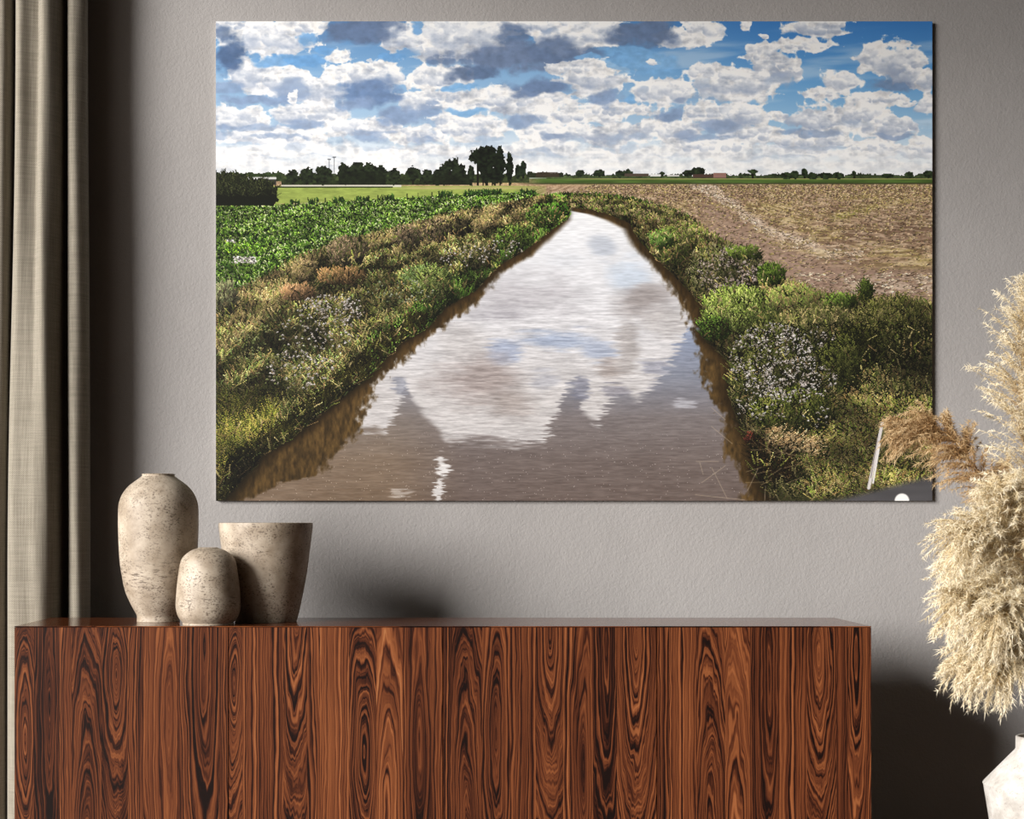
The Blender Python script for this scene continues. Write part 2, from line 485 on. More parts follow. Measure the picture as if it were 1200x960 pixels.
# ---- water
rip = fbm(X, Y, 16, 1.5, 3, 121) - .5
rip2 = fbm(X, Y, 60, 5, 3, 125) - .5
ux = X + rip * 20 * sm(260, 420, Y); uy = Y + rip2 * 16 + rip * 7 * sm(260, 420, Y)
wat = grad(Y, [(243, (244, 245, 248)), (300, (228, 229, 234)), (380, (214, 213, 217)), (470, (198, 194, 194)), (590, (196, 192, 192))])
def wb(cx, cy, rx, ry, a, col, soft=.7):
    global wat
    r = np.sqrt(((ux - cx) / rx) ** 2 + ((uy - cy) / ry) ** 2) - (fbm(X, Y, 40, 18, 3, int(cx) % 97) - .5) * .7
    wat = blend(wat, sm(1.1, 1.1 - soft, r) * a, col)
wb(708, 290, 20, 16, .85, (188, 194, 206)); wb(660, 305, 26, 12, .3, (206, 210, 218)); wb(740, 325, 34, 26, .6, (192, 208, 228))
wb(755, 352, 48, 24, .95, (158, 151, 150), .9); wb(780, 378, 32, 24, .8, (190, 186, 186)); wb(610, 345, 84, 34, .75, (184, 181, 186), .95); wb(590, 368, 56, 18, .6, (168, 165, 172), .9)
wb(650, 398, 62, 16, .75, (152, 166, 192)); wb(592, 412, 24, 18, .75, (150, 162, 188)); wb(700, 412, 26, 16, .7, (156, 168, 192))
wb(560, 445, 66, 40, .85, (160, 148, 145), .9); wb(540, 400, 34, 24, .7, (190, 186, 186)); wb(735, 410, 16, 44, .7, (170, 164, 162)); wb(600, 470, 40, 24, .8, (158, 148, 144), .9)
wb(640, 445, 24, 16, .5, (162, 164, 176)); wb(715, 435, 20, 20, .8, (160, 150, 146), .9)
wb(450, 520, 90, 26, .0, (0, 0, 0))
# lower limit of the mirrored cloud
edge = poly([(400, 470), (424, 505), (440, 500), (452, 508), (470, 470), (476, 452), (484, 470), (505, 492), (522, 513), (560, 512), (600, 518), (636, 514), (644, 498), (655, 478), (664, 452), (672, 448), (684, 480),
             (698, 494), (708, 480), (716, 464), (732, 458), (748, 466), (768, 450), (776, 436), (790, 415), (802, 396), (806, 380), (830, 370)])
low = sm(-6, 9, uy + rip * 12 - edge(ux))
deep = grad(Y, [(380, (150, 162, 188)), (440, (132, 136, 150)), (490, (122, 114, 114)), (540, (112, 100, 96)), (590, (106, 92, 86))])
lft = sm(560, 440, X)[..., None]
deep = deep * (1 - lft) + grad(Y, [(440, (140, 142, 154)), (490, (128, 118, 112)), (540, (128, 110, 94)), (590, (124, 104, 86))]) * lft
wat = wat * (1 - low[..., None]) + deep * low[..., None]
for cx, cy, rx, ry, a, col in ((519, 548, 9, 16, .9, (236, 234, 234)), (514, 575, 6, 16, .85, (228, 226, 226)), (470, 578, 14, 2.5, .5, (220, 214, 208)), (800, 474, 16, 7, .7, (196, 196, 204)),
                               (768, 428, 18, 8, .5, (128, 132, 152)), (724, 458, 18, 7, .6, (120, 118, 130)), (680, 455, 12, 18, .75, (118, 120, 136)), (470, 455, 10, 12, .6, (132, 136, 152)), (440, 460, 22, 14, .25, (210, 206, 206))):
    wb(cx, cy, rx, ry, a, col, .5)
wat *= (0.93 + .16 * (fbm(X, Y, 9, 1.1, 2, 131)))[..., None]
wat += ((fbm(X, Y, 20, 1.7, 4, 133, .65) - .5) * .34 * sm(280, 400, Y) * (1 - .6 * low))[..., None]
spk = rng.random((PH, PW)) > 0.993
wat += (spk * sm(480, 540, Y) * .22)[..., None]
# brown reflections of the banks
rw = (fbm(X, Y, 5, 7, 4, 141) - .5) * 28 * sm(240, 420, Y)
refl = np.maximum(sm(6, -6, X - RL(Y) + rw), sm(-6, 6, X - RR(Y) + rw))
rcol = c3(84, 64, 35) * (0.45 + 1.0 * fbm(X, Y, 3, 8, 4, 143))[..., None]
near = np.maximum(sm(26, 2, X - WL(Y)), sm(26, 2, WR(Y) - X))
rcol = blend(rcol, near * .6, (40, 28, 13))
wat = wat * (1 - refl[..., None]) + rcol * refl[..., None]
wm = sm(-1.5, 1.5, X - WL(Y)) * sm(-1.5, 1.5, WR(Y) - X) * sm(242.5, 244, Y)
lay(wm, wat)
# dark foot of the banks at the water line
lay(np.exp(-((X - WL(Y) + 3) / (3 + (Y - 240) * .028)) ** 2) * (Y > 246) * .85, c3(22, 18, 8))
lay(np.exp(-((X - WR(Y) - 3) / (3 + (Y - 240) * .020)) ** 2) * (Y > 248) * .8, c3(26, 20, 10))

# ---- strokes
XX, YY = X, Y
def put(px, py, col):
    ix = ((px - PX0) * SC).astype(int); iy = ((py - PY0) * SC).astype(int)
    ok = (ix >= 0) & (ix < PW) & (iy >= 0) & (iy < PH)
    IMG[iy[ok], ix[ok]] = col[ok]
def strokes(n, mask, pal, length, spread=.7, lean=0.0, bright=None, lo=.35, hi=1.25, W=None):
    """leaf strokes on mask, far ones first, lit at the tip"""
    iy, ix = np.nonzero(mask > .5)
    if len(iy) == 0: return
    if W is not None: iy = iy + W[0].start; ix = ix + W[1].start
    p = np.clip(iy / PH * (PY1 - PY0) + PY0 - 215, 4, None) ** -1.0
    p = p / p.sum()
    k = rng.choice(len(iy), n, p=p)
    k = k[np.argsort(iy[k] + rng.random(n) * 6)]
    sx = PX0 + (ix[k] + rng.random(n)) / SC; sy = PY0 + (iy[k] + rng.random(n)) / SC
    L = length * (0.22 + np.clip(sy - 225, -40, None) / 330) * (.5 + rng.random(n))
    an = lean + (rng.random(n) - .5) * 2 * spread
    pal_ = np.array([c3(*c) for c in pal])
    col = pal_[rng.integers(0, len(pal), n)]
    b = lo + (hi - lo) * ((bright[iy[k], ix[k]] if W is None else bright[iy[k] - W[0].start, ix[k] - W[1].start]) if bright is not None else rng.random(n))
    col = col * (b * (.75 + .5 * rng.random(n)))[:, None]
    S = 9
    t = np.linspace(0, 1, S)
    qx = sx[:, None] + np.sin(an)[:, None] * L[:, None] * t
    qy = sy[:, None] - np.cos(an)[:, None] * L[:, None] * t
    cc = col[:, None, :] * (.7 + .5 * t)[None, :, None]
    w = 0.8 * (0.5 + (sy - 225) / 330)
    for off in (0, 1):
        put((qx + off * w[:, None] * (1 - t)).ravel(), qy.ravel(), np.clip(cc.reshape(-1, 3), 0, 1))
def pn(v, a, b):
    return np.clip((v - a) / (b - a), 0, 1)
# clump fields grow with nearness
def clump(s):
    k = 0.22 + (Y - 225) / 330
    return fbm((X - 670) / k + 500, 330 * np.log(np.clip(Y - 190, 5, None)), 34, 26, 4, s)
def clump2(s):
    k = 0.22 + (Y - 225) / 330
    return fbm((X - 670) / k + 500, 330 * np.log(np.clip(Y - 190, 5, None)), 95, 60, 3, s)
CL1 = pn(clump(151), .30, .70); CL2 = pn(clump2(161), .28, .72)
# crop leaves
strokes(16000, cm, [(118, 156, 58), (92, 128, 44), (56, 80, 28), (150, 178, 82), (18, 28, 10), (22, 36, 12), (14, 22, 8), (184, 198, 140), (104, 146, 50)], 6.5, 1.3, 0, CL1, lo=.62, hi=1.12)
fl = (np.abs(Y - 305) < 4) & (np.abs(X - 286) < 13); strokes(120, fl & (vn(X / 5, Y / 2, 3) > .45), [(206, 200, 186), (226, 222, 212)], 3, 1.5)
fl = (np.abs(Y - 283) < 2) & (np.abs(X - 270) < 6); strokes(30, fl, [(206, 200, 186)], 3, 1.5)
fl = (np.abs(Y - 291) < 6) & (np.abs(X - 285) < 22); strokes(150, fl, [(150, 196, 60), (120, 170, 50), (60, 96, 30)], 5, 1.2)
# pasture hedge line + posts
for px in (342, 369, 381, 418, 431, 443, 459, 477, 490, 506):
    m_ = (np.abs(X - px) < .7) & (Y > cropb(px) - 6) & (Y < cropb(px)); lay(m_ * .8, c3(44, 50, 26))
strokes(500, (np.abs(Y - cropb(X) + 1) < 2.2) & (X > 340) & (X < 640) & (vn(X / 14, Y * 0, 9) > .45), [(40, 66, 26), (58, 88, 34)], 12, .5)
# left bank
GR = [(124, 128, 62), (98, 104, 48), (148, 140, 80), (70, 80, 34), (164, 154, 98), (58, 64, 30), (112, 92, 60), (30, 30, 14), (138, 114, 76)]
strokes(5000, lbank, GR, 20, .8, 0, CL1, lo=.12, hi=1.0)
strokes(15000, lbank, GR + [(176, 166, 110), (130, 150, 84)], 12, 1.1, .1, CL1 * .9 + CL2 * .2, lo=.16, hi=1.35)
topm = lbank * (Y - CROP(X) < 16 + (Y - 240) * .25)
strokes(2600, topm * (CL2 > .45), [(170, 146, 96), (150, 128, 88), (186, 166, 116), (128, 122, 70)], 14, .7, .1, CL1, lo=.5, hi=1.15)
wl = WL(Y) - X
strokes(3600, lbank * (wl < 26 + (Y - 240) * .1) * (X > 430), [(108, 148, 52), (82, 120, 40), (132, 160, 74), (52, 74, 26)], 16, .5, .25, CL1, lo=.2, hi=1.15)
strokes(1500, lbank * (X < 320) * (Y > 470) * (wl > 24), [(140, 136, 58), (116, 122, 50), (156, 138, 76), (70, 78, 30), (34, 34, 14)], 15, .9, 0, CL1, lo=.4, hi=1.2)
strokes(2200, lbank * (wl < 34) * (Y > 370) * (X < 500), [(30, 28, 12), (18, 16, 8), (48, 46, 20), (70, 66, 30)], 10, 1.0, 0, CL1, lo=.3, hi=1.0)
# shrubs along the upper left bank
def bush(cx, cy, rx, ry, n, pal, ln=9, lo=.15, hi=1.1):
    W = win(cx - rx * 1.3, cx + rx * 1.3, cy - ry * 1.3, cy + ry * 1.3); X, Y = XX[W], YY[W]
    r = ((X - cx) / rx) ** 2 + ((Y - cy) / ry) ** 2 + (vn(X / 5, Y / 5, int(cx)) - .5) * .6
    m_ = r < 1
    light = np.clip(.62 - (X - cx) / rx * .30 - (Y - cy) / ry * .42 + (vn(X / 3, Y / 3, 5) - .5) * .5, 0, 1)
    strokes(n, m_, pal, ln, .9, 0, light, lo=lo, hi=hi, W=W)
BR = [(128, 108, 84), (104, 88, 66), (88, 92, 50), (150, 130, 102), (64, 58, 38)]
bush(408, 296, 24, 17, 900, BR); bush(478, 279, 19, 13, 600, BR); bush(512, 272, 17, 12, 500, BR); bush(540, 267, 13, 10, 420, [(52, 46, 30), (84, 76, 52), (36, 34, 20)])
bush(358, 318, 14, 13, 380, [(176, 150, 110), (142, 128, 88), (120, 108, 64)]); bush(400, 325, 28, 10, 500, [(176, 136, 92), (150, 118, 76), (120, 100, 58)])
bush(350, 345, 20, 9, 300, [(184, 144, 106), (160, 124, 84)]); bush(263, 352, 14, 20, 400, [(120, 126, 88), (86, 76, 60), (150, 148, 106)])
bush(500, 326, 30, 12, 600, [(124, 140, 84), (100, 122, 66), (70, 86, 40)]); bush(505, 338, 22, 20, 700, [(116, 132, 62), (86, 102, 46), (146, 154, 90), (44, 54, 24)], 14)
bush(560, 300, 24, 16, 520, [(112, 104, 66), (86, 92, 46), (140, 132, 92), (50, 50, 28)]); bush(600, 282, 22, 14, 520, [(100, 128, 48), (76, 104, 36), (130, 150, 70), (40, 52, 20)])
bush(640, 254, 24, 14, 700, [(94, 130, 46), (70, 104, 36), (132, 154, 74), (38, 54, 20)]); bush(656, 248, 11, 9, 300, [(88, 132, 44), (60, 96, 30)])
def flowers(cx, cy, rx, ry, n, pal=((216, 206, 200), (196, 184, 172), (232, 226, 220), (168, 156, 140))):
    a = rng.random(n) * 6.283; r = np.sqrt(rng.random(n))
    px = cx + np.cos(a) * r * rx; py = cy + np.sin(a) * r * ry
    ok = vn(px / 7, py / 5, 33) + .25 * rng.random(n) > .5; px, py = px[ok], py[ok]; n = len(px)
    pal = np.array([c3(*c) for c in pal]); col = pal[rng.integers(0, len(pal), n)] * (.75 + .35 * rng.random(n))[:, None]
    s = .38 + (cy - 230) / 420
    for ox, oy, q in ((0, 1.3, .45), (0, 0, 1), (.9, 0, .92), (-.9, .3, .85), (1.7, .3, .8), (.4, -.8, 1)):
        put(px + ox * s, py + oy * s, np.clip(col * q, 0, 1))
flowers(388, 362, 40, 18, 300); flowers(352, 432, 40, 24, 190); flowers(372, 390, 50, 20, 160); flowers(320, 410, 50, 40, 160, ((160, 164, 110), (140, 150, 90))); flowers(545, 300, 30, 14, 90); flowers(590, 290, 24, 10, 60); flowers(470, 340, 40, 14, 90, ((170, 176, 150), (150, 160, 120)))
# right bank
fm = (Y > 217) & (Y < RBANK(X) - 2) & (X > 690 - (Y - 217) * 2) & (X > 610)
strokes(9000, fm, [(200, 176, 142), (186, 158, 126), (152, 124, 100), (126, 102, 82), (174, 156, 104), (118, 94, 74), (164, 146, 92)], 8, .3, 1.45, st2, lo=.8, hi=1.02)
stk = fm & (np.abs(dd + 50 + (fbm(X, Y, 30, 10, 3, 99) - .5) * 14) < 9) & (X > 770) & (X < 1010)
strokes(420, stk, [(214, 196, 174), (198, 176, 152), (184, 160, 136)], 9, .3, 1.9, None, lo=.85, hi=1.0)
stk = fm & (np.abs(Y - 332) < 12) & (X > 930) & (vn(X / 9, Y / 3, 15) > .5)
strokes(300, stk, [(204, 184, 158), (212, 194, 170), (110, 88, 72)], 8, .3, 1.5, None, lo=.85, hi=1.05)
strokes(1400, (Y > 231) & (Y < 247 + (X - 667) * .2) & (X > 660) & (X < 760) & (rbank > .5), [(78, 104, 36), (54, 80, 26), (30, 42, 16), (100, 124, 50)], 24, .25, 0, None, lo=.45, hi=1.1)
strokes(1400, rbank * (Y < 268), [(86, 116, 40), (60, 90, 28), (112, 134, 56), (34, 48, 18), (24, 30, 12)], 22, .35, 0, None, lo=.4, hi=1.1)
strokes(4500, rbank, GR, 18, .8, 0, CL1, lo=.15, hi=1.05)
strokes(12000, rbank, GR + [(166, 150, 100), (140, 116, 72)], 12, 1.0, 0, CL1 * .7 + CL2 * .3, lo=.2, hi=1.2)
strokes(2600, rbank * (Y > 470) * (X > 950), [(166, 150, 88), (146, 150, 70), (120, 138, 56), (178, 160, 110), (138, 110, 66)], 12, 1.3, 0, CL1, lo=.5, hi=1.2)
strokes(1800, rbank * (Y < 380) * (Y - RBANK(X) < 16), [(170, 150, 110), (150, 140, 82), (120, 140, 60)], 10, .8, 0, CL1, lo=.5, hi=1.15)
bush(792, 290, 24, 24, 800, [(112, 128, 56), (88, 100, 44), (140, 130, 84), (58, 64, 30)], 10); bush(775, 282, 14, 10, 300, [(104, 140, 54), (130, 160, 80)])
bush(850, 318, 44, 30, 1700, [(108, 104, 66), (84, 92, 46), (140, 132, 96), (44, 46, 24)], 9)
flowers(856, 318, 40, 28, 620, ((196, 176, 164), (176, 156, 142), (216, 200, 190), (150, 134, 116)))
bush(905, 324, 16, 14, 420, [(104, 128, 48), (78, 100, 36), (40, 54, 20)]); bush(872, 298, 22, 8, 260, [(118, 138, 58), (92, 108, 44)])
bush(866, 366, 42, 26, 1700, [(150, 166, 78), (124, 144, 62), (92, 110, 46), (170, 178, 102), (50, 58, 24)], 10, .3, 1.15); bush(838, 388, 18, 14, 360, [(100, 130, 50), (64, 88, 32), (30, 40, 16)])
bush(930, 350, 30, 14, 600, [(150, 158, 84), (160, 140, 92), (120, 138, 62)], 9, .5, 1.15); bush(985, 355, 20, 8, 260, [(116, 140, 58), (94, 116, 46), (60, 70, 30)])
bush(1014, 344, 8, 12, 240, [(92, 106, 44), (66, 80, 32), (40, 50, 20)], 12)
bush(960, 385, 44, 24, 1100, [(150, 136, 92), (120, 118, 70), (96, 100, 50), (60, 62, 30)], 10)
bush(1045, 390, 50, 40, 2200, [(104, 104, 52), (80, 84, 40), (130, 122, 74), (34, 36, 16), (52, 54, 24)], 13, .12, 1.05)
bush(1000, 410, 30, 26, 800, [(40, 42, 18), (64, 66, 28), (24, 24, 10)], 10)
bush(912, 440, 56, 62, 3000, [(92, 98, 48), (72, 80, 36), (120, 118, 66), (36, 40, 18)], 10, .15, 1.05)
bush(930, 485, 48, 26, 1300, [(104, 116, 44), (76, 88, 34), (140, 140, 70), (28, 30, 12)], 9, .15, 1.1)
bush(985, 430, 24, 30, 800, [(70, 76, 32), (46, 50, 20), (98, 100, 50)], 9)
flowers(905, 422, 50, 44, 1100); flowers(935, 445, 46, 26, 330); flowers(950, 395, 30, 14, 70); flowers(900, 475, 40, 18, 70); flowers(960, 490, 20, 14, 20)
strokes(900, rbank * (np.abs(X - 905) < 26) * (np.abs(Y - 540) < 26), [(34, 26, 14), (60, 44, 26), (20, 16, 8)], 10, 1.4, 0, None, lo=.4, hi=1.1)
strokes(260, (np.abs(X - 925) < 30) & (np.abs(Y - 518 - (X - 925) * .25) < 9), [(186, 156, 110), (160, 128, 86), (206, 180, 136)], 11, .6, 1.2, None, lo=.6, hi=1.1)
bush(878, 515, 6, 6, 16, [(110, 52, 40), (80, 40, 30)], 6)
strokes(3500, np.maximum(lbank, rbank), GR + [(176, 160, 110), (34, 34, 16), (24, 24, 12), (40, 44, 20)], 11, 1.2, 0, CL1, lo=.3, hi=1.25)
strokes(1500, rbank * (Y > 380), [(30, 30, 14), (20, 22, 10), (44, 46, 20)], 9, 1.3, 0, None, lo=.5, hi=1.1)
# tree line on the horizon
def canopy(x0, x1, ytop, ybot, rough, col=(32, 40, 22), s=0, fx=9.0):
    W = win(x0, x1, ytop - rough * 1.5, ybot); X, Y = XX[W], YY[W]
    h = ytop + (fbm(X, X * 0, fx, 1, 4, s) - .5) * rough + (vn(X / 1.6, Y / 1.6, s + 2) - .5) * rough * .45
    m_ = (X >= x0) & (X <= x1) & (Y >= h) & (Y <= ybot)
    c = c3(*col) * (0.5 + 1.0 * fbm(X, Y, 4, 3, 3, s + 5))[..., None]
    lay(m_.astype(float), c, W)
def crown(cx, cy, rx, ry, ybot, col=(26, 33, 19), tw=1.2):
    W = win(cx - rx * 1.5, cx + rx * 1.5, cy - ry * 1.5, max(ybot, cy + ry * 1.5)); X, Y = XX[W], YY[W]
    r = ((X - cx) / rx) ** 2 + ((Y - cy) / ry) ** 2 + (vn(X / 2.2, Y / 2.2, int(cx) % 50) - .5) * .8 + (vn(X / 5, Y / 5, int(cx) % 40) - .5) * .5
    c = c3(*col) * (0.1 + 2.1 * fbm(X, Y, 3, 2.4, 3, 7))[..., None]
    lay(((np.abs(X - cx) < tw) & (Y > cy) & (Y < ybot)).astype(float), c3(24, 22, 16), W)
    lay((r < 1).astype(float), c, W)
canopy(253, 330, 202.5, 213, 5, (52, 66, 36), 1); canopy(620, 1093, 204.5, 208.8, 6, (46, 56, 36), 3, 7); canopy(640, 1093, 206.5, 209.2, 3, (70, 84, 50), 5, 20)
canopy(330, 620, 204, 214, 7, (54, 64, 36), 6); canopy(330, 510, 211, 216.5, 3, (40, 50, 26), 8)
lay(((np.abs(Y - 218) < 1) & (X > 330) & (X < 470)).astype(float) * .8, c3(226, 224, 214)); lay(((np.abs(Y - 219.4) < .8) & (X > 325) & (X < 460)).astype(float) * .9, c3(34, 44, 22))
m_ = (X > 284) & (X < 324) & (Y > 208) & (Y < 216.5); lay(m_.astype(float), c3(58, 56, 52)); m_ = (X > 282) & (X < 324) & (np.abs(Y - 209) < 1); lay(m_.astype(float), c3(214, 214, 210))
for px, top in ((386, 187), (391.5, 184)):
    lay(((np.abs(X - px) < .5) & (Y > top) & (Y < 206)).astype(float) * .75, c3(80, 84, 90)); lay(((np.abs(X - px) < 2) & (np.abs(Y - top) < .8)).astype(float) * .7, c3(80, 84, 90))
for a in ((343, 206, 7, 8), (360, 206, 9, 10), (379, 205, 10, 11), (403, 204, 9, 12), (418, 203, 10, 13), (432, 203, 11, 12), (446, 205, 9, 11), (462, 207, 8, 9), (484, 204, 9, 9), (500, 207, 8, 8)):
    crown(*a, 216)
canopy(397, 452, 203, 216.5, 6, (26, 33, 18), 13)
for a in ((512, 207, 6, 10), (522, 203, 8, 14), (533, 199, 5, 16), (527, 193, 2, 8), (541, 204, 6, 12), (552, 205, 4, 12)): crown(*a, 217, (24, 30, 18))
canopy(507, 550, 206, 217, 6, (26, 32, 18), 15)
for a in ((560, 183, 10, 9), (570, 180, 12, 9), (577, 188, 8, 12), (566, 192, 7, 12), (586, 193, 6, 21), (597, 196, 4.5, 19), (571, 205, 8, 10), (580, 205, 7, 10)): crown(*a, 217.5, (18, 24, 14), 1.0)
for a in ((607, 201, 3.5, 8), (613, 199, 3.5, 10)): crown(*a, 209, (26, 34, 22))
canopy(618, 660, 202, 208, 4, (40, 46, 30), 17); m_ = (X > 628) & (X < 655) & (Y > 201.5 + np.abs(X - 641) * .06) & (Y < 208); lay(m_.astype(float) * .8, c3(66, 54, 44))
for a in ((680, 203, 6, 4), (702, 203, 7, 4), (726, 204, 5, 4), (736, 202.5, 6, 4.5), (775, 204, 4, 3), (818, 201, 8, 5), (806, 203, 6, 4)): crown(*a, 208, (30, 38, 24))
m_ = (X > 732) & (X < 760) & (np.abs(Y - 205) < 1.6); lay(m_.astype(float), c3(84, 72, 62)); m_ = (X > 762) & (X < 774) & (np.abs(Y - 205.6) < 1.4); lay(m_.astype(float), c3(230, 230, 228)); m_ = (X > 782) & (X < 796) & (np.abs(Y - 205.8) < 1); lay(m_.astype(float), c3(210, 208, 204))
m_ = (X > 836) & (X < 851) & (Y > 203) & (Y < 208.5); lay(m_.astype(float), c3(150, 112, 102)); m_ = (X > 812) & (X < 836) & (Y > 204.5) & (Y < 208.5); lay(m_.astype(float), c3(80, 60, 52))
for a in ((882, 201, 7, 2.5), (943, 202, 4, 5), (922, 206, 8, 4), (931, 205, 5, 5), (952, 206, 6, 4.5), (968, 206, 7, 4), (982, 206, 7, 4), (1001, 203, 2.5, 3.5), (1066, 205, 6, 3.5), (1088, 204, 6, 4), (1040, 206, 8, 2.5)): crown(*a, 209, (34, 44, 26))
# big dark hedge on the far left
r = np.maximum(((X - 262) / 40) ** 2 + ((Y - 228) / 24) ** 2, 0) ; r2 = ((X - 302) / 23) ** 2 + ((Y - 230) / 19) ** 2
m_ = (np.minimum(r, r2) + (vn(X / 3, Y / 3, 4) - .5) * .6 < 1) & (Y < 241)
lay(m_.astype(float), c3(18, 20, 11)); strokes(900, m_ * (Y < 230), [(40, 46, 24), (26, 30, 16), (58, 62, 36)], 26, 1.2, 0, None, lo=.5, hi=1.2)
# foreground: pale stake, twigs, grey rail with its bright stud
def line(x0, y0, x1, y1, w, col, a=1.0):
    W = win(min(x0, x1) - 5, max(x0, x1) + 5, min(y0, y1) - 5, max(y0, y1) + 5); X, Y = XX[W], YY[W]
    dx, dy = x1 - x0, y1 - y0; L2 = dx * dx + dy * dy
    t = np.clip(((X - x0) * dx + (Y - y0) * dy) / L2, 0, 1)
    d = np.hypot(X - x0 - t * dx, Y - y0 - t * dy)
    lay(sm(w * .5 + .6, w * .5 - .4, d) * a, c3(*col), W)
for k in range(34):
    x0 = 880 + rng.random() * 60; y0 = 500 + rng.random() * 70; an = rng.random() * 6.28; L = 8 + rng.random() * 18
    line(x0, y0, x0 + math.cos(an) * L, y0 + math.sin(an) * L * .6, .5, (170, 148, 112), .55)
for q in ((834, 500, 858, 520), (834, 478, 850, 492), (822, 566, 850, 546), (834, 548, 852, 584), (816, 541, 842, 541), (815, 580, 872, 586), (876, 575, 888, 550), (820, 542, 824, 556), (896, 588, 897, 570)):
    line(*q, .5, (186, 168, 146), .55)
line(1034, 496, 1018, 572, 3.6, (214, 208, 206)); line(1031, 520, 1023, 566, 2.0, (232, 228, 226)); line(1028.5, 512, 1020.5, 560, .7, (120, 112, 108))
railm = sm(-4, 6, Y - poly([(940, 592), (985, 584), (1030, 573), (1092, 557)])(X)) * (X > 940)
lay(railm, c3(82, 80, 82) * (0.85 + .3 * fbm(X, Y, 50, 12, 2, 171))[..., None])
lay(sm(9.5, 7.5, np.hypot(X - 1057, Y - 587)), c3(250, 249, 246))
IMG = np.clip(IMG, 0.012, 1.0)
# a little extra contrast, like the sharpened print
E_PRINT = 1.5
LIN = np.where(IMG <= 0.04045, IMG / 12.92, ((IMG + 0.055) / 1.055) ** 2.4) / E_PRINT

# print mesh: one coloured quad grid on a thin panel
DP = D_WALL - 0.015
def print_mesh():
    nx, ny = PW, PH
    gx = np.linspace(PX0, PX1, nx + 1); gy = np.linspace(PY0, PY1, ny + 1)
    GX, GY = np.meshgrid((gx - VX) * DP / F, CZ - (gy - VY) * DP / F)
    co = np.stack([GX, np.full_like(GX, DP), GY], -1).reshape(-1, 3)
    idx = np.arange((nx + 1) * (ny + 1)).reshape(ny + 1, nx + 1)
    q = np.stack([idx[:-1, :-1], idx[1:, :-1], idx[1:, 1:], idx[:-1, 1:]], -1).reshape(-1, 4)
    me = bpy.data.meshes.new('printed_image')
    me.vertices.add(len(co)); me.vertices.foreach_set('co', co.astype(np.float32).ravel())
    me.loops.add(q.size); me.loops.foreach_set('vertex_index', q.astype(np.int32).ravel())
    me.polygons.add(len(q)); me.polygons.foreach_set('loop_start', np.arange(0, q.size, 4, dtype=np.int32))
    me.update(calc_edges=True)
    at_ = me.attributes.new('ink', 'FLOAT_COLOR', 'FACE')
    rgba = np.ones((ny, nx, 4), np.float32); rgba[..., :3] = LIN
    at_.data.foreach_set('color', rgba.ravel())
    return me
m = Nodes('printed_ink'); m.color(m.attr('ink', 'Color')); M_INK = m.set(0.7, 0.15)
m = Nodes('panel_edge'); m.color(lin(196, 194, 190)); M_EDGE = m.set(0.6)
pa, pb = at(PX0, PY1, DP), at(PX1, PY0, DP)
art = empty('wall_print', (0, 0, 0))
tag(art, 'large frameless landscape print of a river between green fields under clouds', 'wall art')
obj('panel', box(pa.x, pb.x, DP + .0006, D_WALL - .0005, pa.z, pb.z), M_EDGE, art)
obj('printed_image', print_mesh(), M_INK, art)

# ------------------------------------------------------------------ sideboard
def wood(name, along='Z', top=False):
    """rosewood veneer: noise along the ring radius of each strip"""
    m = Nodes(name)
    ga = m.attr('ga'); gb = m.attr('gb'); fr = m.attr('freq'); tone = m.attr('tone'); seed = m.attr('seed')
    comb = m.n('ShaderNodeCombineXYZ')
    m.link(ga, comb.inputs[0]); m.link(seed, comb.inputs[1]); m.link(gb, comb.inputs[2])
    v = comb.outputs[0]
    d1 = m.noise(m.mapping(v, (20, 1, 3.2)), 1.0, 3, 0.5)
    d2 = m.noise(m.mapping(v, (75, 1, 11)), 1.0, 2, 0.5)
    r = m.math('SQRT', m.math('ADD', m.math('MULTIPLY', ga, ga), m.math('ADD', m.math('POWER', m.math('MULTIPLY', gb, m.math('MULTIPLY', m.attr('squash'), 0.62)), 2.0), 2e-6)))
    r = m.math('ADD', r, m.math('MULTIPLY', m.math('SUBTRACT', d1, 0.5), 0.030))
    r = m.math('ADD', r, m.math('MULTIPLY', m.math('SUBTRACT', d2, 0.5), 0.0026))
    w = m.math('ADD', m.math('MULTIPLY', m.math('MULTIPLY', r, 1.35), fr), seed)
    rings = m.noise(dims='1D', w=w, scale=1.0, detail=2.5, rough=0.55)
    w2 = m.math('MULTIPLY', w, 3.3)
    fine = m.noise(dims='1D', w=w2, scale=1.0, detail=1.0)
    pore = m.noise(m.mapping(v, (900, 1, 14)), 1.0, 2, 0.6)
    broad = m.noise(m.mapping(v, (30, 1, 2.0)), 1.0, 2, 0.5)
    t = m.math('ADD', m.math('MULTIPLY', m.math('SUBTRACT', rings, 0.5), 1.15), m.math('MULTIPLY', m.math('SUBTRACT', fine, 0.5), 0.45))
    t = m.math('ADD', t, m.math('MULTIPLY', m.math('SUBTRACT', pore, 0.5), 0.28))
    t = m.math('ADD', t, m.math('MULTIPLY', m.math('SUBTRACT', broad, 0.5), 0.45))
    t = m.math('ADD', t, m.math('SUBTRACT', tone, 0.07))
    k = 0.64
    c = m.ramp(t, [(0.16, lin(24, 10, 7, k)), (0.30, lin(60, 27, 15, k)), (0.46, lin(108, 57, 32, k)), (0.62, lin(137, 78, 44, k)), (0.80, lin(164, 98, 58, k)), (0.97, lin(196, 138, 88, k))])
    m.color(c)
    m.bump(t, 0.12, 0.001)
    return m.set(0.16 if top else 0.45, 0.5 if top else 0.18)

M_WOOD = wood('rosewood_veneer')
M_TOP = wood('rosewood_top', top=True)
m = Nodes('dark_carcass'); m.color(lin(40, 20, 13)); M_CARC = m.set(0.5)

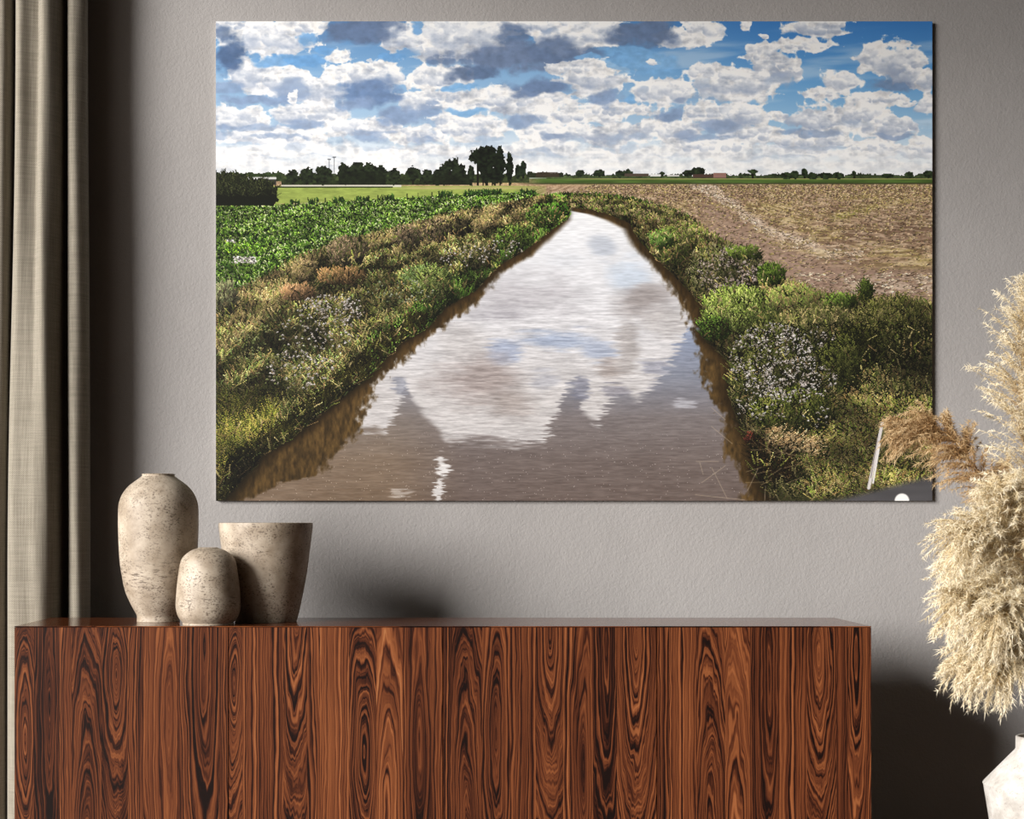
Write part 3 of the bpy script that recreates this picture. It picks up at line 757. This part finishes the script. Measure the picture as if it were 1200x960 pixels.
def X_at(px, d): return (px - VX) * d / F
CX0, CX1 = X_at(17, D_FRONT), X_at(1021, D_FRONT)
CTOP = CZ - (734 - VY) * D_FRONT / F
CBOT = 0.0
def add_attrs(me, ax, u0, v0, freq, tone, seed, squash):
    n = len(me.vertices)
    co = np.empty(n * 3, np.float32); me.vertices.foreach_get('co', co); co = co.reshape(-1, 3)
    if ax == 'Z':
        ga, gb = co[:, 0] - u0, co[:, 2] - v0
    else:
        ga, gb = co[:, 1] - u0, co[:, 0] - v0
    for nm, val in (('ga', ga), ('gb', gb), ('freq', np.full(n, freq)), ('tone', np.full(n, tone)), ('seed', np.full(n, seed)), ('squash', np.full(n, squash))):
        a = me.attributes.new(nm, 'FLOAT', 'POINT')
        a.data.foreach_set('value', np.asarray(val, np.float32))

side = empty('sideboard', ((CX0 + CX1) / 2, (D_FRONT + D_BACK) / 2, 0))
tag(side, 'long dark rosewood sideboard with handleless doors and figured grain', 'sideboard')
def child(name, bm, mat, parent, attrs=None):
    bm_off = Vector(side.location)
    o = obj(name, bm, mat, None)
    if attrs: add_attrs(o.data, *attrs)
    o.data.transform(__import__('mathutils').Matrix.Translation(-bm_off))
    o.parent = parent
    return o
TT = 0.003
child('body', box(CX0 + .001, CX1 - .001, D_FRONT + .022, D_BACK, CBOT, CTOP - TT), M_CARC, side)
child('worktop', box(CX0, CX1, D_FRONT, D_BACK, CTOP - TT, CTOP, bevel=.0008), M_TOP, side, ('X', D_FRONT - .35, 0.4, 95, .52, 7.7, .12))
for s, x in ((-1, CX0), (1, CX1)):
    child('side_panel', box(x - .0 if s < 0 else x - .0009, x + .0009 if s < 0 else x, D_FRONT + .02, D_BACK, CBOT, CTOP - TT), M_WOOD, side, ('Z', x + .3, .3, 120, .5, 3 + s, .1))
# strips: left px, right px, ring-centre px (x, y), squash (vertical / lateral), frequency, tone
Z_at = lambda py: CZ - (py - VY) * D_FRONT / F
STRIPS = [
 [(17, 40, 29, 865, .22, 170, .47), (40, 70, 58, 835, .12, 150, .36), (70, 84, 150, 860, .05, 130, .56), (84, 119, 102, 985, .16, 150, .43), (119, 150, 136, 793, .24, 190, .44), (150, 168, 215, 800, .05, 140, .50),
  (168, 209, 198, 850, .10, 110, .57), (209, 257, 240, 760, .13, 120, .45), (257, 267.3, 330, 850, .04, 130, .50)],
 [(268.3, 284, 275, 805, .22, 230, .47), (284, 332, 380, 840, .05, 100, .52), (332, 360, 347, 690, .17, 170, .46), (360, 375, 347, 985, .10, 110, .50), (375, 409, 470, 840, .04, 120, .60), (409, 441, 427, 884, .24, 170, .43),
  (441, 472, 454, 1000, .12, 120, .58), (472, 507, 492, 858, .12, 120, .43), (507, 518.4, 640, 850, .03, 120, .52)],
 [(519.4, 530, 640, 850, .04, 150, .40), (530, 565, 547, 1000, .13, 170, .42), (565, 598, 582, 864, .16, 130, .44), (598, 628, 720, 850, .05, 110, .50), (628, 660, 645, 745, .20, 150, .46), (660, 695, 684, 900, .10, 90, .48),
  (695, 723, 710, 755, .12, 150, .34), (723, 769.4, 746, 752, .20, 180, .48)],
 [(770.4, 784, 900, 860, .04, 110, .42), (784, 817, 700, 850, .04, 120, .56), (817, 850, 833, 1010, .15, 180, .44), (850, 879, 862, 1040, .11, 115, .57), (879, 912, 902, 800, .11, 130, .40), (912, 946, 860, 900, .05, 90, .50),
  (946, 980, 960, 770, .22, 190, .49), (980, 994, 1100, 820, .05, 130, .44), (994, 1021, 1003, 770, .12, 150, .46)]]
rs = random.Random(5)
for di, strips in enumerate(STRIPS):
    x0, x1 = X_at(strips[0][0], D_FRONT), X_at(strips[-1][1], D_FRONT)
    dr = child('door', box(x0 + .0006, x1 - .0006, D_FRONT + .0035, D_FRONT + .0205, CBOT + .012, CTOP - TT - .0008), M_CARC, side)
    for (a, b, cx, cy, sq, fr, tn) in strips:
        xa, xb = X_at(a, D_FRONT), X_at(b, D_FRONT)
        child('veneer_strip', box(xa, xb - .00025, D_FRONT + .0004, D_FRONT + .0034, CBOT + .012, CTOP - TT - .0008), M_WOOD, dr,
              ('Z', X_at(cx, D_FRONT), Z_at(cy), fr, tn, rs.uniform(0, 60), sq))

# ------------------------------------------------------------------ vases on the sideboard
def ceramic(name, c0, c1, c2, band):
    m = Nodes(name)
    p = m.pos()
    big = m.noise(p, 14, 4, 0.6)
    base = m.ramp(big, [(0.32, c0), (0.68, c1)])
    sp = m.noise(m.mapping(p, (1, 1, 1.5)), 150, 4, 0.7)
    area = m.noise(p, 16, 3, 0.6)
    mask = m.math('MULTIPLY', m.ramp(sp, [(0.52, (0, 0, 0)), (0.62, (1, 1, 1))]), m.ramp(area, [(0.36, (0, 0, 0)), (0.56, (1, 1, 1))]))
    # horizontal worn streaks around the lower belly
    sep = m.n('ShaderNodeSeparateXYZ'); m.link(p, sep.inputs[0])
    st = m.noise(m.mapping(p, (26, 26, 150)), 1.0, 4, 0.75)
    bandm = m.ramp(m.math('DIVIDE', m.math('ABSOLUTE', m.math('SUBTRACT', sep.outputs[2], band[0])), band[1]), [(0.4, (1, 1, 1)), (1.0, (0, 0, 0))])
    stm = m.math('MULTIPLY', m.ramp(st, [(0.55, (0, 0, 0)), (0.62, (1, 1, 1))]), bandm)
    tot = m.math('MAXIMUM', m.math('MULTIPLY', mask, .8), m.math('MULTIPLY', stm, .8))
    m.color(m.mix(tot, base, c2))
    m.bump(m.math('SUBTRACT', m.math('MULTIPLY', sp, .4), tot), 0.25, 0.0015)
    return m.set(0.52, 0.35)

def vase(name, label, cx, d, base_py, prof, mat, wall_t=.006, inner=None):
    """prof: list of (half width px, y px) from the rim down, at distance d"""
    s = d / F
    x = (cx - VX) * s
    zb = CTOP
    hb = prof[-1][1]
    P = [(hw * s, (hb - y) * s) for hw, y in prof][::-1]           # bottom up
    sp = [tuple(p) for p in spline(P, 6)]
    outer = [(0.0, 0.0)] + [(max(r, .001), z) for r, z in sp]
    rt, zt = outer[-1]
    inn = [(rt - wall_t * .3, zt + .0012), (rt - wall_t * .8, zt + .0006)]
    for r, z in sp[::-1]:
        if wall_t * 1.5 < z < zt - .004:
            inn.append((max(r - wall_t, .004), z))
    inn.append((0.0, wall_t * 1.5))
    t = empty(name, (x, d, zb))
    body = obj('body', lathe(outer, 96), mat, t)
    lin_ = obj('inner_wall', lathe([(rt, zt)] + inn, 72), mat, t)
    tag(t, label, 'vase' if 'vase' in name else 'pot')
    return t
C_A, C_B, C_D = lin(138, 123, 105, .95), lin(184, 171, 154, .95), lin(66, 52, 40)
vase('tall_vase', 'tall speckled beige ceramic vase with narrow neck, nearest the curtain', 185.7, 4.83, 730,
     [(19.3, 558), (19.0, 560), (24, 564), (34.5, 572), (42, 582), (46, 594), (46.6, 610), (46.4, 627), (44.8, 659), (41.5, 681), (38, 696), (31.5, 711), (26.0, 721), (24.8, 725), (25, 730.5)],
     ceramic('speckled_ceramic', C_A, C_B, C_D, (.13, .07)))
vase('small_vase', 'small squat beige ceramic vase standing in front of the other two vessels', 244, 4.69, 734,
     [(11.5, 644), (12.6, 644.6), (20.5, 647.5), (29, 654.5), (33, 664), (36.2, 687), (37.8, 709), (37, 718), (34.6, 725), (31, 730), (29.8, 731.5), (29.8, 733.7)],
     ceramic('speckled_ceramic_small', C_A, C_B, C_D, (.065, .03)))
vase('flared_pot', 'wide beige ceramic pot flaring to an open rim, half in shadow behind small vase', 311.5, 4.84, 731,
     [(54.8, 616), (55, 618), (54.6, 624), (51.8, 646), (48.8, 670), (44.5, 694), (40, 716), (37.2, 727), (36, 731)],
     ceramic('speckled_ceramic_pot', C_A, C_B, C_D, (.30, .01)), .008)

# ------------------------------------------------------------------ curtain
def linen():
    m = Nodes('woven_linen')
    uv = m.n('ShaderNodeUVMap').outputs[0]
    sep = m.n('ShaderNodeSeparateXYZ'); m.link(uv, sep.inputs[0])
    a = m.math('SINE', m.math('MULTIPLY', sep.outputs[0], 2 * math.pi / .0052))
    b = m.math('SINE', m.math('MULTIPLY', sep.outputs[1], 2 * math.pi / .0058))
    wv = m.math('MULTIPLY', a, b)
    slub = m.noise(m.mapping(uv, (300, 7, 1)), 1, 3, .6)
    slub2 = m.noise(m.mapping(uv, (7, 260, 1)), 1, 3, .6)
    t = m.math('ADD', m.math('MULTIPLY', wv, .32), m.math('ADD', m.math('MULTIPLY', slub, .55), m.math('MULTIPLY', slub2, .45)))
    m.color(m.ramp(t, [(0.20, lin(84, 77, 65)), (0.85, lin(164, 157, 143))]))
    m.bump(t, 0.35, 0.0012)
    m.bsdf.inputs['Sheen Weight'].default_value = 0.15
    return m.set(0.9, 0.2)
def curtain_mesh():
    # profile control points (pixel x, distance from camera) at the top and at the bottom of the curtain
    top = [(-190, 5.00), (-150, 4.93), (-110, 5.02), (-70, 4.92), (-30, 5.00), (-12, 4.93), (4, 4.905), (11.5, 4.94), (11.5, 5.02), (15, 5.06), (17.5, 5.00), (18.5, 4.925), (25, 4.895), (37, 4.915), (46, 4.925), (48, 4.90), (53, 4.878), (62, 4.89), (69.5, 4.925),
           (70.5, 5.00), (73, 5.06), (75.5, 5.03), (76, 4.97), (80, 4.935), (88, 4.93), (96, 4.95), (98, 4.98), (96, 5.01)]
    bot = [(-190, 4.98), (-150, 4.91), (-110, 5.00), (-70, 4.90), (-35, 4.98), (-20, 4.93), (-8, 4.905), (3, 4.93), (4, 5.01), (6, 5.05), (8, 5.00), (9, 4.925), (16, 4.885), (28, 4.872), (38, 4.868), (46, 4.866), (54, 4.87), (60, 4.886), (65.5, 4.925),
           (66, 5.00), (70, 5.06), (75.5, 5.03), (76.5, 4.97), (82, 4.932), (90, 4.926), (98, 4.95), (101, 4.98), (99, 5.01)]
    n = 7
    A = np.array(spline(top, n)); B = np.array(spline(bot, n))
    z0, z1, NZ = 0.004, 3.52, 70
    verts, faces, uvs = [], [], []
    L = np.concatenate([[0], np.cumsum(np.hypot(np.diff((A[:, 0]) * 5 / F), np.diff(A[:, 1])))])
    for j in range(NZ + 1):
        z = z0 + (z1 - z0) * j / NZ
        py = VY - (z - CZ) * F / 4.95
        w = min(1, max(0, (py - 0) / 700)); w = w * w * (3 - 2 * w)
        pr = A * (1 - w) + B * w
        for i in range(len(pr)):
            wob = .003 * math.sin(z * 2.3 + i * .12) + .002 * math.sin(z * 5.1 + i * .3)
            verts.append(((pr[i, 0] - VX) * 5.10 / F, 5.052 + (pr[i, 1] + wob - 4.866) * .88, z))
            uvs.append((L[i], z))
    M_ = len(A)
    for j in range(NZ):
        for i in range(M_ - 1):
            faces.append((j * M_ + i, j * M_ + i + 1, (j + 1) * M_ + i + 1, (j + 1) * M_ + i))
    me = bpy.data.meshes.new('curtain_panel')
    me.from_pydata(verts, [], faces)
    ul = me.uv_layers.new(name='UVMap')
    li = np.empty(len(me.loops), np.int32); me.loops.foreach_get('vertex_index', li)
    ul.data.foreach_set('uv', np.array(uvs, np.float32)[li].ravel())
    me.polygons.foreach_set('use_smooth', np.ones(len(me.polygons), bool))
    return me
cur = empty('curtain', at(-40, 617, 4.95) * 1)
cur.location = (X_at(20, 5.10), 5.13, 0)
tag(cur, 'floor-length beige woven linen curtain hanging in deep folds at the left', 'curtain')
cp = obj('curtain_panel', curtain_mesh(), linen(), cur)
cp.location = -Vector(cur.location)
so = cp.modifiers.new('thickness', 'SOLIDIFY'); so.thickness = .0025; so.offset = 0
m = Nodes('black_metal'); m.color(lin(30, 28, 26)); m.bsdf.inputs['Metallic'].default_value = .8; M_MET = m.set(0.4)
rail = obj('curtain_track', box(RX0 + .05, -0.9, 5.10, 5.14, 3.522, 3.552, bevel=.003), M_MET)
tag(rail, 'slim black metal curtain track fixed below the ceiling', 'curtain rail')
for x in (RX0 + .2, -1.1):
    b = obj('bracket', box(x - .012, x + .012, 5.105, 5.135, 3.551, RH), M_MET, rail)

# ------------------------------------------------------------------ floor vase with pampas grass
VD = 4.42
def Zp(py, d): return CZ - (py - VY) * d / F
VCX = 1226
vx = X_at(VCX, VD)
def stone_white():
    m = Nodes('white_stoneware')
    p = m.pos()
    big = m.noise(p, 22, 5, 0.65)
    sp = m.noise(p, 130, 3, 0.6)
    base = m.ramp(big, [(0.35, lin(186, 180, 172, .78)), (0.65, lin(226, 222, 216, .78))])
    m.color(m.mix(m.ramp(sp, [(0.60, (0, 0, 0)), (0.70, (.6, .6, .6))]), base, lin(150, 142, 132, .8)))
    m.bump(sp, .2, .001)
    return m.set(0.6, 0.3)
s = VD / F
zr, zn, zs = Zp(864, VD), Zp(879, VD), Zp(920, VD)
rn, rsd = (VCX - 1192) * s, (VCX - 1155) * s
prof = [(0, 0), (rsd * .66, 0), (rsd * .675, .003), (rsd * .99, zs - .004), (rsd, zs), (rsd * .985, zs + .004), (rn * 1.03, zn - .002), (rn, zn + .003), (rn, zr), (rn - .003, zr + .002), (rn - .008, zr + .001),
        (rn - .010, zn), (rsd - .014, zs), (rsd * .6, .02), (0, .02)]
fv = obj('floor_vase', lathe(prof, 96), stone_white())
for f in fv.data.polygons: f.use_smooth = True
es = fv.modifiers.new('creases', 'EDGE_SPLIT'); es.split_angle = math.radians(25)
fv.location = (vx, VD, 0)
tag(fv, 'pale stoneware floor vase with angular shoulder, holding pampas grass', 'vase')

def straw(name, a, b, c):
    m = Nodes(name)
    h = m.attr('shade')
    m.color(m.ramp(h, [(0.0, a), (0.45, b), (1.0, c)]))
    t = m.t
    tr = m.n('ShaderNodeBsdfTranslucent')
    m.link(m.bsdf.inputs['Base Color'].links[0].from_socket, tr.inputs['Color'])
    mx = m.n('ShaderNodeMixShader'); mx.inputs[0].default_value = .28
    out = t.nodes['Material Output']
    m.link(m.bsdf.outputs[0], mx.inputs[1]); m.link(tr.outputs[0], mx.inputs[2]); m.link(mx.outputs[0], out.inputs['Surface'])
    return m.set(0.8, 0.1)
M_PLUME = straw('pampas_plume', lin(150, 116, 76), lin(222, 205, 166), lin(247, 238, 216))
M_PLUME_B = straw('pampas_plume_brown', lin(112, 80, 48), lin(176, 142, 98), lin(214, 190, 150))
m = Nodes('pampas_stem'); m.color(lin(186, 158, 112)); M_STEM = m.set(0.7)

def tube(pts, r0, r1, seg=6):
    bm = bmesh.new()
    pts = [Vector(p) for p in pts]
    rings = []
    for i, p in enumerate(pts):
        t = (pts[min(i + 1, len(pts) - 1)] - pts[max(i - 1, 0)]).normalized()
        u = t.cross(Vector((0.13, 1, .07))).normalized(); v = t.cross(u)
        r = r0 + (r1 - r0) * i / (len(pts) - 1)
        rings.append([bm.verts.new(p + (u * math.cos(2 * math.pi * k / seg) + v * math.sin(2 * math.pi * k / seg)) * r) for k in range(seg)])
    for a, b in zip(rings, rings[1:]):
        for k in range(seg):
            bm.faces.new((a[k], a[(k + 1) % seg], b[(k + 1) % seg], b[k]))
    bm.faces.new(rings[0][::-1]); bm.faces.new(rings[-1])
    for f in bm.faces: f.smooth = True
    return bm

def plume_mesh(axis, R, nb, nh, seed, hair=.020, droop=.35):
    """axis: numpy points from the plume's base to its tip; R radius in m"""
    g = np.random.default_rng(seed)
    axis = np.array(axis)
    n = len(axis)
    tan = np.gradient(axis, axis=0); tan /= np.linalg.norm(tan, axis=1)[:, None]
    V, FA, SH = [], [], []
    u = g.random(nb) ** .9 * .97
    idx = u * (n - 1)
    i0 = np.clip(idx.astype(int), 0, n - 2); fr = (idx - i0)[:, None]
    base = axis[i0] * (1 - fr) + axis[i0 + 1] * fr
    tg = tan[i0]
    rnd = g.normal(size=(nb, 3)); rnd -= (rnd * tg).sum(1)[:, None] * tg; rnd /= np.linalg.norm(rnd, axis=1)[:, None]
    env = np.sin(np.clip(.18 + u * .80, 0, 1) * math.pi) ** .6            # spindle outline
    Lb = R * (.45 + .75 * env) * (.65 + .6 * g.random(nb)) * 1.25
    d0 = tg * (.75 + .4 * g.random(nb))[:, None] + rnd * (.55 + .55 * g.random(nb))[:, None]
    d0 /= np.linalg.norm(d0, axis=1)[:, None]
    t = g.random((nb, nh)) ** .8
    p = base[:, None, :] + d0[:, None, :] * (Lb[:, None] * t)[..., None]
    p[..., 2] -= droop * Lb[:, None] * t ** 2
    dirs = d0[:, None, :] * .9 + g.normal(size=(nb, nh, 3)) * .72
    dirs[..., 2] -= .15 + .8 * droop * t
    dirs /= np.linalg.norm(dirs, axis=2)[..., None]
    hl = hair * (.5 + .9 * g.random((nb, nh))) * (1.1 - .35 * t)
    sidev = np.cross(dirs, g.normal(size=(nb, nh, 3))); sidev /= np.linalg.norm(sidev, axis=2)[..., None]
    w = .00085 * (.6 + .8 * g.random((nb, nh)))
    a = p - sidev * w[..., None]; b = p + sidev * w[..., None]
    c = p + dirs * hl[..., None]; c[..., 2] -= hl * .25
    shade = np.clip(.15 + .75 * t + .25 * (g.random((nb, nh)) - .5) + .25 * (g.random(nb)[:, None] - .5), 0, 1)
    V = np.stack([a, b, c], 2).reshape(-1, 3)
    S = np.repeat(shade.reshape(-1), 3)
    # branchlet ribs
    q = np.linspace(0, 1, 5)
    rp = base[:, None, :] + d0[:, None, :] * (Lb[:, None] * q)[..., None]
    rp[..., 2] -= droop * Lb[:, None] * q ** 2
    sv = np.cross(d0, g.normal(size=(nb, 3))); sv /= np.linalg.norm(sv, axis=1)[:, None]
    ww = (.0009 * (1 - .8 * q))[None, :, None]
    ra = rp - sv[:, None, :] * ww; rb = rp + sv[:, None, :] * ww
    RV = np.stack([ra, rb], 2)                                            # nb,5,2,3
    off = len(V)
    k = np.arange(nb)[:, None] * 10 + np.arange(4)[None, :] * 2 + off
    quad = np.stack([k, k + 1, k + 3, k + 2], -1).reshape(-1, 4)
    tri = np.arange(off).reshape(-1, 3)
    allv = np.concatenate([V, RV.reshape(-1, 3)])
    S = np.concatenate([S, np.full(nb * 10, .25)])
    me = bpy.data.meshes.new('plume')
    nl = tri.size + quad.size
    me.vertices.add(len(allv)); me.vertices.foreach_set('co', allv.astype(np.float32).ravel())
    me.loops.add(nl); me.loops.foreach_set('vertex_index', np.concatenate([tri.ravel(), quad.ravel()]).astype(np.int32))
    me.polygons.add(len(tri) + len(quad))
    me.polygons.foreach_set('loop_start', np.concatenate([np.arange(0, tri.size, 3), tri.size + np.arange(0, quad.size, 4)]).astype(np.int32))
    me.update(calc_edges=True)
    at_ = me.attributes.new('shade', 'FLOAT', 'POINT'); at_.data.foreach_set('value', S.astype(np.float32))
    return me

# every stem: route in photo pixels with its own distance, from the vase mouth to the tip; k0 = where the plume starts along it
STEMS = [
 # label, [(px,py,d)...], plume start fraction, radius px, branchlets, hairs, brown, droop
 ('tallest upright pampas plume rising at the right edge above the others', [(1228, 760, 4.42), (1222, 640, 4.44), (1206, 560, 4.46), (1196, 480, 4.48), (1200, 410, 4.50), (1214, 350, 4.52)], .36, 52, 230, 90, 0, .25),
 ('arching brownish pampas plume whose tip reaches across the print corner', [(1232, 770, 4.45), (1226, 690, 4.50), (1200, 626, 4.56), (1158, 570, 4.62), (1122, 520, 4.68), (1092, 500, 4.72), (1058, 500, 4.76)], .36, 34, 260, 95, 1, .35),
 ('fluffy pampas plume pointing left just below the print', [(1224, 770, 4.40), (1212, 690, 4.38), (1190, 640, 4.36), (1160, 618, 4.34), (1130, 622, 4.32)], .34, 42, 230, 90, 0, .35),
 ('cream pampas plume second below the print corner, tip to the left', [(1226, 780, 4.46), (1212, 716, 4.50), (1186, 676, 4.54), (1156, 660, 4.58), (1128, 664, 4.62)], .32, 38, 210, 90, 0, .35),
 ('middle cream pampas plume level with the sideboard top', [(1222, 790, 4.36), (1206, 740, 4.33), (1184, 706, 4.30), (1156, 694, 4.28), (1130, 698, 4.26)], .28, 38, 220, 90, 0, .35),
 ('lowest drooping pampas plume hanging over the vase shoulder', [(1218, 800, 4.40), (1206, 764, 4.36), (1184, 750, 4.32), (1158, 754, 4.30), (1132, 772, 4.28)], .15, 36, 240, 95, 0, .4),
 ('short pampas plume hanging down directly left of the vase mouth', [(1226, 800, 4.38), (1220, 770, 4.30), (1206, 756, 4.24), (1186, 762, 4.20), (1170, 782, 4.18)], .15, 34, 220, 95, 0, .4),
 ('dense inner pampas plume curving up inside the bunch', [(1230, 770, 4.40), (1222, 710, 4.36), (1204, 660, 4.32), (1190, 610, 4.30), (1176, 576, 4.28)], .22, 44, 220, 90, 0, .35),
 ('brownish pampas plume behind the bunch, beside the arching one', [(1236, 770, 4.50), (1232, 690, 4.54), (1220, 630, 4.58), (1196, 590, 4.60), (1176, 560, 4.62)], .36, 34, 180, 85, 1, .3),
 ('straight pampas plume at the right edge half out of view', [(1240, 770, 4.44), (1246, 690, 4.44), (1240, 600, 4.44), (1232, 520, 4.44), (1240, 440, 4.44)], .28, 48, 220, 85, 0, .3),
 ('low pampas plume in the middle of the bunch facing forward', [(1224, 800, 4.36), (1214, 744, 4.28), (1200, 716, 4.20), (1184, 708, 4.14), (1168, 714, 4.10)], .2, 38, 200, 90, 0, .45),
]
for k, (label, rt, k0, rpx, nb, nh, brown, droop) in enumerate(STEMS):
    ang = k * 2.4; rr = rn * .30 * (.3 + .7 * ((k * 7) % 11) / 11)
    ox, oy = math.cos(ang) * rr, math.sin(ang) * rr
    start = [(vx + ox * .5, VD + oy * .5, .024), (vx + ox, VD + oy, zr)]
    pts = start + [tuple(at(*q)) for q in rt]
    sp = np.array(spline(pts, 8))
    ns = len(start) * 8
    tail = sp[ns:]
    i0 = int(k0 * (len(tail) - 1))
    axis = np.array(spline([tuple(p) for p in tail[i0:][::4]] + [tuple(tail[-1])], 6))
    root = empty('pampas_stem', (vx + ox * .5, VD + oy * .5, .024))
    tag(root, label, 'dried grass', 'pampas stems in the floor vase')
    st_ = obj('stem', tube(sp, .0022, .0008), M_STEM, root)
    R = rpx * rt[-2][2] / F
    pl = obj('plume', plume_mesh(axis, R, nb, nh, 100 + k, droop=droop), M_PLUME_B if brown else M_PLUME, root)
    pl['kind'] = 'stuff'
    for o in (st_, pl):
        o.location = -Vector(root.location)
